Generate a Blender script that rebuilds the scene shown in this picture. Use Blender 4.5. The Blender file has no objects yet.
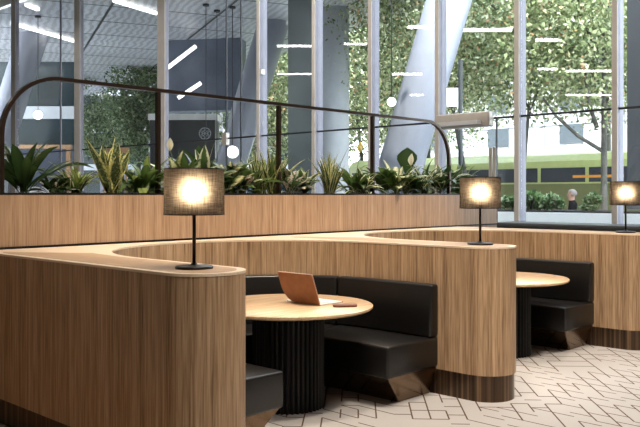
import bpy, bmesh, math, random
import numpy as np
from mathutils import Vector, Matrix, Euler
PI = math.pi
C = bpy.context.scene.collection
rnd = random.Random(7)

# ------------------------------------------------------------------ survey of the place
# X runs along the planter, Y across it towards the far glass, camera stands over the origin.
F = 795.0
EYE = 1.54
RX, RY = 0.690, -0.724     # camera right
FX, FY = 0.724, 0.690      # camera forward
HOR = 195.0

def at(px, py, Z):
    X = (px - 320.0) / F * Z
    return Vector((RX * X + FX * Z, RY * X + FY * Z, EYE + (HOR - py) * Z / F))

def at_y(px, Y):
    d = (px - 320.0) / F
    return Y / (RY * d + FY)          # depth of the sight line where it meets that Y

# ------------------------------------------------------------------ materials
MATS = {}
def nmat(name):
    m = bpy.data.materials.new(name); m.use_nodes = True
    nt = m.node_tree; nt.nodes.clear()
    out = nt.nodes.new('ShaderNodeOutputMaterial')
    MATS[name] = m
    return m, nt, out

def N(nt, t, **kw):
    n = nt.nodes.new(t)
    for k, v in kw.items():
        if k == 'inp':
            for a, b in v.items():
                n.inputs[a].default_value = b
        else:
            setattr(n, k, v)
    return n

def mth(nt, op, a, b=None, c=None):
    n = nt.nodes.new('ShaderNodeMath'); n.operation = op
    for i, v in enumerate((a, b, c)):
        if v is None: continue
        if isinstance(v, (int, float)): n.inputs[i].default_value = v
        else: nt.links.new(v, n.inputs[i])
    return n.outputs[0]

def ramp(nt, fac, stops):
    r = nt.nodes.new('ShaderNodeValToRGB')
    el = r.color_ramp.elements
    while len(el) < len(stops): el.new(0.5)
    for e, (p, c) in zip(el, stops):
        e.position = p; e.color = (*c, 1)
    nt.links.new(fac, r.inputs[0])
    return r.outputs[0]

def plain(name, col, rough=0.5, metal=0.0, emit=None, strength=0, vary=0.06, scale=6.0, spec=0.5, coat=0.0):
    m, nt, out = nmat(name)
    b = N(nt, 'ShaderNodeBsdfPrincipled')
    b.inputs['Roughness'].default_value = rough
    b.inputs['Metallic'].default_value = metal
    b.inputs['Specular IOR Level'].default_value = spec
    b.inputs['Coat Weight'].default_value = coat
    tc = N(nt, 'ShaderNodeTexCoord')
    no = N(nt, 'ShaderNodeTexNoise'); no.inputs['Scale'].default_value = scale; no.inputs['Detail'].default_value = 4
    nt.links.new(tc.outputs['Object'], no.inputs['Vector'])
    lo = tuple(max(0, c * (1 - vary)) for c in col); hi = tuple(min(1, c * (1 + vary)) for c in col)
    nt.links.new(ramp(nt, no.outputs['Fac'], [(0.3, lo), (0.7, hi)]), b.inputs['Base Color'])
    if emit:
        b.inputs['Emission Color'].default_value = (*emit, 1); b.inputs['Emission Strength'].default_value = strength
    nt.links.new(b.outputs[0], out.inputs[0])
    return m

def wood(name, stops, axis='Z', rough=0.42, bands=9.0, streak=45.0):
    m, nt, out = nmat(name)
    b = N(nt, 'ShaderNodeBsdfPrincipled'); b.inputs['Roughness'].default_value = rough
    b.inputs['Specular IOR Level'].default_value = 0.35
    tc = N(nt, 'ShaderNodeTexCoord')
    def noise(s, l, det, dist=0.0):
        mp = N(nt, 'ShaderNodeMapping')
        sc = {'Z': (s, s, l), 'X': (l, s, s), 'Y': (s, l, s)}[axis]
        mp.inputs['Scale'].default_value = sc
        nt.links.new(tc.outputs['Object'], mp.inputs[0])
        n = N(nt, 'ShaderNodeTexNoise'); n.inputs['Scale'].default_value = 1; n.inputs['Detail'].default_value = det
        n.inputs['Distortion'].default_value = dist
        nt.links.new(mp.outputs[0], n.inputs['Vector'])
        return n.outputs['Fac']
    a = noise(bands, 0.15, 2)
    c = noise(streak, 0.8, 5, 0.3)
    d = noise(130, 4.0, 3)
    v = mth(nt, 'ADD', mth(nt, 'MULTIPLY', a, 0.22), mth(nt, 'ADD', mth(nt, 'MULTIPLY', c, 0.36), mth(nt, 'MULTIPLY', d, 0.46)))
    nt.links.new(ramp(nt, v, stops), b.inputs['Base Color'])
    nt.links.new(b.outputs[0], out.inputs[0])
    return m

M = {}
M['veneer'] = wood('oak_veneer', [(0.35, (0.150, 0.086, 0.046)), (0.47, (0.335, 0.210, 0.118)), (0.55, (0.460, 0.305, 0.180)), (0.67, (0.590, 0.425, 0.275))], 'Z')
M['planter_veneer'] = wood('planter_oak_veneer', [(0.36, (0.20, 0.120, 0.070)), (0.47, (0.335, 0.212, 0.130)), (0.56, (0.410, 0.272, 0.172)), (0.67, (0.510, 0.365, 0.245))], 'Z')
M['cap'] = wood('pale_oak_edge', [(0.38, (0.68, 0.53, 0.38)), (0.55, (0.78, 0.63, 0.47)), (0.68, (0.84, 0.70, 0.55))], 'Y', rough=0.35)
M['inlay'] = wood('tan_oak_inlay', [(0.38, (0.34, 0.21, 0.115)), (0.55, (0.46, 0.30, 0.175)), (0.68, (0.55, 0.37, 0.23))], 'Y', rough=0.4)
M['table'] = wood('oak_table_top', [(0.38, (0.47, 0.30, 0.165)), (0.53, (0.62, 0.43, 0.26)), (0.68, (0.70, 0.51, 0.33))], 'X', rough=0.24)
M['timber'] = wood('timber_frame_wood', [(0.36, (0.28, 0.15, 0.07)), (0.55, (0.42, 0.24, 0.12)), (0.68, (0.5, 0.31, 0.17))], 'Z')
M['boards'] = wood('timber_floor_boards', [(0.36, (0.28, 0.16, 0.08)), (0.55, (0.42, 0.26, 0.14)), (0.68, (0.5, 0.33, 0.19))], 'Y')

# bronze laminate with vertical streaks
m, nt, out = nmat('bronze_laminate')
b = N(nt, 'ShaderNodeBsdfPrincipled'); b.inputs['Metallic'].default_value = 0.75; b.inputs['Roughness'].default_value = 0.3
tc = N(nt, 'ShaderNodeTexCoord'); mp = N(nt, 'ShaderNodeMapping'); mp.inputs['Scale'].default_value = (24, 24, 0.2)
no = N(nt, 'ShaderNodeTexNoise'); no.inputs['Scale'].default_value = 1; no.inputs['Detail'].default_value = 4
nt.links.new(tc.outputs['Object'], mp.inputs[0]); nt.links.new(mp.outputs[0], no.inputs['Vector'])
nt.links.new(ramp(nt, no.outputs['Fac'], [(0.35, (0.045, 0.028, 0.018)), (0.52, (0.095, 0.062, 0.040)), (0.72, (0.30, 0.19, 0.11))]), b.inputs['Base Color'])
nt.links.new(b.outputs[0], out.inputs[0]); M['bronze'] = m

M['bronze_mirror'] = plain('bronze_mirror', (0.20, 0.135, 0.085), 0.22, 1.0)
M['rail'] = plain('dark_bronze_metal', (0.06, 0.04, 0.03), 0.28, 0.7)
M['leather'] = plain('black_leather', (0.006, 0.0055, 0.0055), 0.36, 0, vary=0.15, scale=60, spec=0.55)
M['black'] = plain('matt_black_metal', (0.006, 0.006, 0.006), 0.45, 0.0, spec=0.3)
M['lampmetal'] = plain('lamp_black_metal', (0.022, 0.018, 0.016), 0.35, 0.5)
M['soil'] = plain('dark_soil', (0.014, 0.010, 0.007), 0.95, 0, vary=0.4, scale=60)
M['tan_leather'] = plain('tan_leather', (0.27, 0.10, 0.034), 0.42, 0, vary=0.12, scale=18)
M['brown_leather'] = plain('brown_leather', (0.16, 0.055, 0.025), 0.45, 0, vary=0.15, scale=30)
M['silver'] = plain('silver_metal', (0.72, 0.71, 0.70), 0.35, 0.3)
M['keys'] = plain('pale_keys', (0.62, 0.61, 0.60), 0.5)
M['screen'] = plain('dark_screen', (0.01, 0.01, 0.012), 0.15)
M['alu'] = plain('grey_aluminium', (0.21, 0.20, 0.235), 0.45, 0.1)
M['mullion_face'] = plain('taupe_mullion_face', (0.52, 0.48, 0.44), 0.5, 0.0)
M['joint'] = plain('dark_joint', (0.02, 0.022, 0.025), 0.5)
M['steel'] = plain('brushed_steel', (0.50, 0.46, 0.41), 0.35, 0.3)
M['white'] = plain('white_laminate', (0.78, 0.76, 0.74), 0.5)
M['darkgrey'] = plain('dark_grey_panel', (0.06, 0.065, 0.07), 0.4)
M['wallpaint'] = plain('warm_grey_paint', (0.42, 0.39, 0.36), 0.9)
M['ceilpaint'] = plain('ceiling_paint', (0.5, 0.48, 0.46), 0.9)
M['column'] = plain('white_painted_steel', (0.27, 0.28, 0.33), 0.35, 0.0, vary=0.03)
M['concrete'] = plain('pale_concrete', (0.50, 0.52, 0.55), 0.7, vary=0.08, scale=2)
M['slate'] = plain('slate_blue_cladding', (0.12, 0.14, 0.19), 0.4, vary=0.2, scale=1.2)
M['charcoal'] = plain('charcoal_cladding', (0.022, 0.025, 0.030), 0.4)
M['stone'] = plain('green_grey_stone', (0.075, 0.085, 0.085), 0.35, 0.2, vary=0.15, scale=1.5)
M['paving'] = plain('grey_paving', (0.55, 0.55, 0.55), 0.8, vary=0.12, scale=1.5)
M['asphalt'] = plain('asphalt', (0.13, 0.13, 0.135), 0.9, vary=0.15, scale=3)
M['busgreen'] = plain('lime_bus_paint', (0.50, 0.54, 0.22), 0.3, coat=0.3)
M['busolive'] = plain('olive_bus_paint', (0.15, 0.155, 0.06), 0.4)
M['busdark'] = plain('dark_bus_skirt', (0.06, 0.055, 0.065), 0.5)
M['busglass'] = plain('tinted_bus_glass', (0.05, 0.055, 0.065), 0.12)
M['polegrey'] = plain('dark_pole_paint', (0.035, 0.04, 0.045), 0.5)
M['bedwhite'] = plain('white_render', (0.88, 0.88, 0.87), 0.8, vary=0.03)
M['orange'] = plain('amber_marker', (0.8, 0.32, 0.05), 0.4)
M['rubber'] = plain('tyre_rubber', (0.02, 0.02, 0.02), 0.8)
M['facade'] = plain('white_stone_facade', (0.55, 0.55, 0.58), 0.7, vary=0.04)
M['facadeglass'] = plain('blue_grey_window', (0.12, 0.14, 0.165), 0.3)
M['darkglass'] = plain('dark_teal_glass', (0.02, 0.035, 0.04), 0.12, vary=0.4, scale=0.8)
M['bark'] = plain('grey_bark', (0.07, 0.066, 0.056), 0.9, vary=0.35, scale=9)
M['skin'] = plain('skin', (0.17, 0.09, 0.065), 0.6)
M['greyhair'] = plain('grey_hair', (0.10, 0.09, 0.09), 0.8, vary=0.2, scale=40)
M['blackcloth'] = plain('black_cloth', (0.005, 0.005, 0.006), 1.0, spec=0.05)
M['navycloth'] = plain('navy_cloth', (0.03, 0.035, 0.06), 0.9)
M['bulb'] = plain('warm_bulb', (1, 0.9, 0.7), 0.4, emit=(1.0, 0.82, 0.58), strength=85)
M['globe'] = plain('lit_white_globe', (0.9, 0.9, 0.88), 0.4, emit=(1.0, 0.96, 0.9), strength=2.2)
M['tube'] = plain('lit_tube', (0.9, 0.9, 0.9), 0.4, emit=(1.0, 0.97, 0.93), strength=14)
M['strip'] = plain('lit_strip', (0.9, 0.9, 0.9), 0.4, emit=(1.0, 0.95, 0.88), strength=2.0)
M['spadix'] = plain('cream_spadix', (0.72, 0.62, 0.32), 0.6)
M['stalk'] = plain('green_stalk', (0.12, 0.2, 0.05), 0.6)

# glass pane: clear sheet with a mirror reflection that grows at grazing angles
m, nt, out = nmat('clear_glass')
tr = N(nt, 'ShaderNodeBsdfTransparent'); tr.inputs[0].default_value = (0.93, 0.96, 0.96, 1)
gl = N(nt, 'ShaderNodeBsdfGlossy'); gl.inputs['Roughness'].default_value = 0.0
ge = N(nt, 'ShaderNodeNewGeometry'); dp_ = N(nt, 'ShaderNodeVectorMath', operation='DOT_PRODUCT')
nt.links.new(ge.outputs['Normal'], dp_.inputs[0]); nt.links.new(ge.outputs['Incoming'], dp_.inputs[1])
cs = mth(nt, 'ABSOLUTE', dp_.outputs['Value'])
fres = mth(nt, 'MULTIPLY_ADD', mth(nt, 'POWER', mth(nt, 'SUBTRACT', 1.0, cs), 5.0), 0.9, 0.05)
mx = N(nt, 'ShaderNodeMixShader')
nt.links.new(fres, mx.inputs[0])
nt.links.new(tr.outputs[0], mx.inputs[1]); nt.links.new(gl.outputs[0], mx.inputs[2])
nt.links.new(mx.outputs[0], out.inputs[0]); M['glass'] = m

# linen lampshade
m, nt, out = nmat('linen_shade')
tc = N(nt, 'ShaderNodeTexCoord')
def thread(sc):
    mp = N(nt, 'ShaderNodeMapping'); mp.inputs['Scale'].default_value = sc
    n = N(nt, 'ShaderNodeTexNoise'); n.inputs['Scale'].default_value = 1; n.inputs['Detail'].default_value = 3
    nt.links.new(tc.outputs['Object'], mp.inputs[0]); nt.links.new(mp.outputs[0], n.inputs['Vector'])
    return n.outputs['Fac']
w = mth(nt, 'MULTIPLY', mth(nt, 'ADD', thread((330, 330, 14)), thread((16, 16, 420))), 0.5)
col = ramp(nt, w, [(0.36, (0.022, 0.016, 0.013)), (0.5, (0.043, 0.032, 0.026)), (0.62, (0.080, 0.060, 0.048))])
df = N(nt, 'ShaderNodeBsdfDiffuse'); tl = N(nt, 'ShaderNodeBsdfTranslucent'); tp = N(nt, 'ShaderNodeBsdfTransparent')
nt.links.new(col, df.inputs[0]); nt.links.new(col, tl.inputs[0])
m1 = N(nt, 'ShaderNodeMixShader'); m1.inputs[0].default_value = 0.55
nt.links.new(df.outputs[0], m1.inputs[1]); nt.links.new(tl.outputs[0], m1.inputs[2])
m2 = N(nt, 'ShaderNodeMixShader')
nt.links.new(ramp(nt, w, [(0.47, (0.0,)*3), (0.62, (0.05,)*3)]), m2.inputs[0])
nt.links.new(m1.outputs[0], m2.inputs[1]); nt.links.new(tp.outputs[0], m2.inputs[2])
rf = N(nt, 'ShaderNodeBsdfRefraction'); rf.inputs['Roughness'].default_value = 0.8; rf.inputs['IOR'].default_value = 1.1
nt.links.new(ramp(nt, w, [(0.36, (0.30, 0.24, 0.17)), (0.62, (0.75, 0.66, 0.52))]), rf.inputs['Color'])
m3 = N(nt, 'ShaderNodeMixShader'); m3.inputs[0].default_value = 0.07
nt.links.new(m2.outputs[0], m3.inputs[1]); nt.links.new(rf.outputs[0], m3.inputs[2])
rf2 = N(nt, 'ShaderNodeBsdfRefraction'); rf2.inputs['Roughness'].default_value = 1.0; rf2.inputs['IOR'].default_value = 1.45; nt.links.new(ramp(nt, w, [(0.40, (0.22, 0.17, 0.12)), (0.60, (0.75, 0.64, 0.50))]), rf2.inputs['Color'])
m4 = N(nt, 'ShaderNodeMixShader'); m4.inputs[0].default_value = 0.2
nt.links.new(m3.outputs[0], m4.inputs[1]); nt.links.new(rf2.outputs[0], m4.inputs[2])
nt.links.new(m4.outputs[0], out.inputs[0]); M['shade'] = m

# leaves: UV.x runs across the blade, UV.y along it
def leafmat(name, centre, edge, e0, e1, blotch=None, bl=0.5, transl=0.35, rough=0.4):
    m, nt, out = nmat(name)
    uv = N(nt, 'ShaderNodeUVMap'); uv.uv_map = 'blade'
    sx = N(nt, 'ShaderNodeSeparateXYZ'); nt.links.new(uv.outputs[0], sx.inputs[0])
    d = mth(nt, 'ABSOLUTE', mth(nt, 'MULTIPLY_ADD', sx.outputs[0], 2, -1))
    tc = N(nt, 'ShaderNodeTexCoord')
    no = N(nt, 'ShaderNodeTexNoise'); no.inputs['Scale'].default_value = 35; no.inputs['Detail'].default_value = 3
    nt.links.new(tc.outputs['Object'], no.inputs['Vector'])
    d2 = mth(nt, 'ADD', d, mth(nt, 'MULTIPLY_ADD', no.outputs['Fac'], 0.5, -0.25))
    col = ramp(nt, d2, [(e0, centre), (e1, edge)])
    if blotch:
        n2 = N(nt, 'ShaderNodeTexNoise'); n2.inputs['Scale'].default_value = 55; n2.inputs['Detail'].default_value = 2
        nt.links.new(tc.outputs['Object'], n2.inputs['Vector'])
        f = ramp(nt, n2.outputs['Fac'], [(bl - 0.03, (0,)*3), (bl + 0.05, (1,)*3)])
        mc = N(nt, 'ShaderNodeMix'); mc.data_type = 'RGBA'
        nt.links.new(f, mc.inputs[0]); nt.links.new(col, mc.inputs[6]); mc.inputs[7].default_value = (*blotch, 1)
        col = mc.outputs[2]
    b = N(nt, 'ShaderNodeBsdfPrincipled'); b.inputs['Roughness'].default_value = rough
    b.inputs['Specular IOR Level'].default_value = 0.4
    tl = N(nt, 'ShaderNodeBsdfTranslucent')
    nt.links.new(col, b.inputs['Base Color']); nt.links.new(col, tl.inputs[0])
    mx = N(nt, 'ShaderNodeMixShader'); mx.inputs[0].default_value = transl
    nt.links.new(b.outputs[0], mx.inputs[1]); nt.links.new(tl.outputs[0], mx.inputs[2])
    nt.links.new(mx.outputs[0], out.inputs[0])
    M[name] = m
    return m
leafmat('leaf_dark', (0.050, 0.095, 0.028), (0.035, 0.070, 0.020), 0.2, 0.9, transl=0.25, rough=0.28)
leafmat('leaf_mid', (0.12, 0.19, 0.05), (0.075, 0.13, 0.035), 0.1, 0.9, rough=0.3)
leafmat('leaf_lime', (0.38, 0.44, 0.13), (0.22, 0.30, 0.08), 0.1, 0.9)
leafmat('leaf_snake', (0.060, 0.095, 0.035), (0.80, 0.75, 0.32), 0.56, 0.70, blotch=(0.26, 0.30, 0.13), bl=0.56, transl=0.2)
leafmat('leaf_cream', (0.82, 0.80, 0.50), (0.10, 0.16, 0.045), 0.38, 0.72, blotch=(0.12, 0.19, 0.05), bl=0.60)
leafmat('leaf_edge', (0.070, 0.12, 0.035), (0.82, 0.80, 0.52), 0.48, 0.7)
leafmat('leaf_pink', (0.80, 0.66, 0.56), (0.075, 0.12, 0.04), 0.35, 0.7, blotch=(0.08, 0.13, 0.045), bl=0.55)
leafmat('petal', (0.80, 0.74, 0.52), (0.85, 0.82, 0.66), 0.2, 0.8, transl=0.4)
leafmat('petal_yellow', (0.70, 0.56, 0.12), (0.75, 0.63, 0.2), 0.2, 0.8, transl=0.4)
def crownmat(name, stops, transl=0.4):
    m, nt, out = nmat(name)
    ge = N(nt, 'ShaderNodeNewGeometry')
    col = ramp(nt, ge.outputs['Random Per Island'], stops)
    b = N(nt, 'ShaderNodeBsdfPrincipled'); b.inputs['Roughness'].default_value = 0.35; tl = N(nt, 'ShaderNodeBsdfTranslucent')
    nt.links.new(col, b.inputs['Base Color']); nt.links.new(col, tl.inputs[0])
    mx = N(nt, 'ShaderNodeMixShader'); mx.inputs[0].default_value = transl
    nt.links.new(b.outputs[0], mx.inputs[1]); nt.links.new(tl.outputs[0], mx.inputs[2]); nt.links.new(mx.outputs[0], out.inputs[0])
    M[name] = m
crownmat('tree_leaf', [(0.0, (0.07, 0.10, 0.042)), (0.3, (0.18, 0.23, 0.095)), (0.6, (0.34, 0.39, 0.19)), (0.95, (0.66, 0.67, 0.46)), (1.0, (0.62, 0.28, 0.15))])  # palest tones paint sunlit glints into some of the leaves
crownmat('shrub_leaf', [(0.0, (0.04, 0.09, 0.03)), (0.5, (0.17, 0.30, 0.09)), (1.0, (0.68, 0.76, 0.50))])
crownmat('dim_leaf', [(0.0, (0.04, 0.07, 0.03)), (0.5, (0.12, 0.18, 0.08)), (1.0, (0.34, 0.40, 0.22))])

# carpet: strips along the diagonal, broken by square and slanted cross lines
m, nt, out = nmat('line_patterned_carpet')
b = N(nt, 'ShaderNodeBsdfPrincipled'); b.inputs['Roughness'].default_value = 0.95; b.inputs['Specular IOR Level'].default_value = 0.1
tc = N(nt, 'ShaderNodeTexCoord'); sx = N(nt, 'ShaderNodeSeparateXYZ'); nt.links.new(tc.outputs['Object'], sx.inputs[0])
X_, Y_ = sx.outputs[0], sx.outputs[1]
W_, L_ = 0.125, 0.22
ca, sa = 0.757, 0.655
s = mth(nt, 'DIVIDE', mth(nt, 'ADD', mth(nt, 'MULTIPLY', X_, ca), mth(nt, 'MULTIPLY', Y_, sa)), L_)
t = mth(nt, 'DIVIDE', mth(nt, 'SUBTRACT', mth(nt, 'MULTIPLY', X_, sa), mth(nt, 'MULTIPLY', Y_, ca)), W_)
ti = mth(nt, 'FLOOR', t); tf = mth(nt, 'FRACT', t)
def wn(a, bb, off):
    c = N(nt, 'ShaderNodeCombineXYZ'); c.inputs[2].default_value = off
    nt.links.new(a, c.inputs[0])
    if bb is not None: nt.links.new(bb, c.inputs[1])
    w = N(nt, 'ShaderNodeTexWhiteNoise'); w.noise_dimensions = '3D'
    nt.links.new(c.outputs[0], w.inputs[0])
    return w.outputs['Value']
pair = mth(nt, 'FLOOR', mth(nt, 'MULTIPLY', ti, 0.5))
blk = mth(nt, 'FLOOR', mth(nt, 'MULTIPLY', s, 0.34))
slant = mth(nt, 'GREATER_THAN', wn(pair, blk, 1.3), 0.42)
s2 = mth(nt, 'ADD', s, mth(nt, 'MULTIPLY', mth(nt, 'MULTIPLY', slant, tf), 0.5))
s2 = mth(nt, 'ADD', s2, mth(nt, 'MULTIPLY', mth(nt, 'GREATER_THAN', wn(ti, None, 4.1), 0.5), 0.5))
dr = mth(nt, 'ABSOLUTE', mth(nt, 'SUBTRACT', s2, mth(nt, 'ROUND', s2)))
cross = mth(nt, 'LESS_THAN', dr, 0.5 * 0.017 / L_)
cross = mth(nt, 'MULTIPLY', cross, mth(nt, 'GREATER_THAN', wn(ti, mth(nt, 'ROUND', s2), 7.7), 0.2))
tr_ = mth(nt, 'ROUND', t)
dt = mth(nt, 'ABSOLUTE', mth(nt, 'SUBTRACT', t, tr_))
along = mth(nt, 'LESS_THAN', dt, 0.5 * 0.011 / W_)
along = mth(nt, 'MULTIPLY', along, mth(nt, 'GREATER_THAN', wn(tr_, mth(nt, 'FLOOR', mth(nt, 'MULTIPLY', s, 1.0)), 2.9), 0.5))
line = mth(nt, 'MAXIMUM', cross, along)
no = N(nt, 'ShaderNodeTexNoise'); no.inputs['Scale'].default_value = 220; no.inputs['Detail'].default_value = 2
nt.links.new(tc.outputs['Object'], no.inputs['Vector'])
base = ramp(nt, no.outputs['Fac'], [(0.3, (0.33, 0.315, 0.31)), (0.7, (0.42, 0.405, 0.395))])
mc = N(nt, 'ShaderNodeMix'); mc.data_type = 'RGBA'
nt.links.new(line, mc.inputs[0]); nt.links.new(base, mc.inputs[6]); mc.inputs[7].default_value = (0.085, 0.058, 0.038, 1)
nt.links.new(mc.outputs[2], b.inputs['Base Color']); nt.links.new(b.outputs[0], out.inputs[0]); M['carpet'] = m

# soffit: pale metal sheets with dark joints and fine ribs
m, nt, out = nmat('soffit_sheets')
b = N(nt, 'ShaderNodeBsdfPrincipled'); b.inputs['Roughness'].default_value = 0.35; b.inputs['Metallic'].default_value = 0.3
tc = N(nt, 'ShaderNodeTexCoord'); mp = N(nt, 'ShaderNodeMapping'); mp.inputs['Rotation'].default_value = (0, 0, math.radians(24))
nt.links.new(tc.outputs['Object'], mp.inputs[0])
br = N(nt, 'ShaderNodeTexBrick'); br.offset = 0.0
br.inputs['Scale'].default_value = 1; br.inputs['Mortar Size'].default_value = 0.045; br.inputs['Brick Width'].default_value = 3.4; br.inputs['Row Height'].default_value = 2.3
br.inputs['Color1'].default_value = (0.80, 0.80, 0.86, 1); br.inputs['Color2'].default_value = (0.68, 0.68, 0.74, 1); br.inputs['Mortar'].default_value = (0.015, 0.015, 0.018, 1)
nt.links.new(mp.outputs[0], br.inputs['Vector'])
wv = N(nt, 'ShaderNodeTexWave'); wv.inputs['Scale'].default_value = 1.3; wv.inputs['Distortion'].default_value = 5.0; wv.inputs['Detail'].default_value = 1
nt.links.new(mp.outputs[0], wv.inputs['Vector'])
mc = N(nt, 'ShaderNodeMix'); mc.data_type = 'RGBA'; mc.blend_type = 'MULTIPLY'; mc.inputs[0].default_value = 0.55
nt.links.new(br.outputs['Color'], mc.inputs[6]); nt.links.new(ramp(nt, wv.outputs['Fac'], [(0.2, (0.45,)*3), (0.7, (1,)*3)]), mc.inputs[7])
nt.links.new(mc.outputs[2], b.inputs['Base Color']); nt.links.new(b.outputs[0], out.inputs[0]); M['soffit'] = m

# ------------------------------------------------------------------ mesh helpers
def obj(name, verts, faces, mat, parent=None, smooth=False, loc=None):
    me = bpy.data.meshes.new(name)
    me.from_pydata([tuple(v) for v in verts], [], faces)
    me.update()
    bm = bmesh.new(); bm.from_mesh(me); bmesh.ops.recalc_face_normals(bm, faces=bm.faces); bm.to_mesh(me); bm.free()
    if smooth:
        me.polygons.foreach_set('use_smooth', [True] * len(me.polygons))
    mats = mat if isinstance(mat, (list, tuple)) else [mat]
    for q in mats: me.materials.append(q)
    o = bpy.data.objects.new(name, me); C.objects.link(o)
    if parent: o.parent = parent
    if loc: o.location = loc
    return o

def bev(o, w, seg=2, ang=35):
    md = o.modifiers.new('soft_edges', 'BEVEL'); md.width = w; md.segments = seg; md.limit_method = 'ANGLE'; md.angle_limit = math.radians(ang)
    md.harden_normals = False
    o.data.polygons.foreach_set('use_smooth', [True] * len(o.data.polygons))
    e = o.modifiers.new('flat_sides', 'EDGE_SPLIT'); e.split_angle = math.radians(50)
    return o

class MB:
    def __init__(s): s.v = []; s.f = []
    def add(s, v, f):
        b = len(s.v); s.v += [tuple(q) for q in v]; s.f += [tuple(b + i for i in q) for q in f]; return s
    def box(s, x0, x1, y0, y1, z0, z1, mat=None):
        v = [(x, y, z) for z in (z0, z1) for (x, y) in ((x0, y0), (x1, y0), (x1, y1), (x0, y1))]
        if mat: v = [mat @ Vector(q) for q in v]
        return s.add(v, [(3, 2, 1, 0), (4, 5, 6, 7), (0, 1, 5, 4), (1, 2, 6, 5), (2, 3, 7, 6), (3, 0, 4, 7)])
    def prism(s, poly, z0, z1, poly0=None):
        n = len(poly); p0 = poly0 or poly
        v = [(x, y, z0) for x, y in p0] + [(x, y, z1) for x, y in poly]
        f = [tuple(range(n - 1, -1, -1)), tuple(range(n, 2 * n))] + [(i, (i + 1) % n, n + (i + 1) % n, n + i) for i in range(n)]
        return s.add(v, f)
    def lathe(s, prof, n=32, cx=0, cy=0):
        v, f = [], []
        k = len(prof)
        for i in range(n):
            a = 2 * PI * i / n
            for r, z in prof: v.append((cx + r * math.cos(a), cy + r * math.sin(a), z))
        for i in range(n):
            j = (i + 1) % n
            for q in range(k - 1): f.append((i * k + q, j * k + q, j * k + q + 1, i * k + q + 1))
        if prof[0][0] > 1e-6: f.append(tuple(i * k for i in range(n - 1, -1, -1)))
        if prof[-1][0] > 1e-6: f.append(tuple(i * k + k - 1 for i in range(n)))
        return s.add(v, f)
    def tube(s, pts, r, n=8, r1=None, square=False):
        pts = [Vector(p) for p in pts]; k = len(pts); v = []
        up = Vector((0, 0, 1))
        for i, p in enumerate(pts):
            d = (pts[min(i + 1, k - 1)] - pts[max(i - 1, 0)]).normalized()
            a = d.cross(up)
            if a.length < 0.05: a = d.cross(Vector((0, 1, 0)))
            a.normalize(); bb = a.cross(d).normalized()
            rr = r if r1 is None else r + (r1 - r) * i / (k - 1)
            for j in range(n):
                an = 2 * PI * (j + 0.5) / n
                v.append(p + a * math.cos(an) * rr + bb * math.sin(an) * rr)
        f = [tuple(range(n - 1, -1, -1)), tuple((k - 1) * n + j for j in range(n))]
        for i in range(k - 1):
            for j in range(n):
                f.append((i * n + j, i * n + (j + 1) % n, (i + 1) * n + (j + 1) % n, (i + 1) * n + j))
        return s.add(v, f)
    def build(s, name, mat, parent=None, smooth=False, loc=None): return obj(name, s.v, s.f, mat, parent, smooth, loc)

def tag(o, label=None, cat=None, group=None, kind=None):
    if label: o['label'] = label
    if cat: o['category'] = cat
    if group: o['group'] = group
    if kind: o['kind'] = kind
    return o

def thing(name, loc, label, cat, group=None, rotz=0):
    o = bpy.data.objects.new(name, None); C.objects.link(o)
    o.empty_display_size = 0.1
    o.location = loc; o.rotation_euler = (0, 0, rotz)
    return tag(o, label, cat, group)

def struct(o): o['kind'] = 'structure'; return o

def copy_tree(o, parent=None):
    c = o.copy(); C.objects.link(c); c.parent = parent
    for ch in list(o.children): copy_tree(ch, c)
    return c

# ------------------------------------------------------------------ the room
H = 7.4
UW = 11.0
X0, X1, Y0, Y1 = -8.0, UW, -7.0, 27.0
struct(MB().box(X0, X1 + 0.1, Y0, Y1, -0.1, 0.0).build('floor', M['carpet']))
struct(MB().box(-3, 2.30, 3.0, 5.5, 0.0, 0.012).build('trim_1', M['boards']))['label'] = 'strip of timber flooring beside the dark divider'
struct(MB().box(X0, X1 + 0.1, Y0, Y1, H, H + 0.2).build('ceiling', M['ceilpaint']))
struct(MB().box(X0, X1 + 0.1, Y0 - 0.2, Y0, 0, H).build('wall_back', M['wallpaint']))
struct(MB().box(X0 - 0.2, X0, Y0, Y1, 0, H).build('wall_left', M['wallpaint']))
struct(MB().box(X0, X1 + 0.1, Y1, Y1 + 0.2, 0, H).build('wall_far', M['wallpaint']))
struct(MB().box(UW - 0.02, UW + 0.25, Y0, 2.98, 0, H).build('wall_right', M['stone']))

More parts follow.
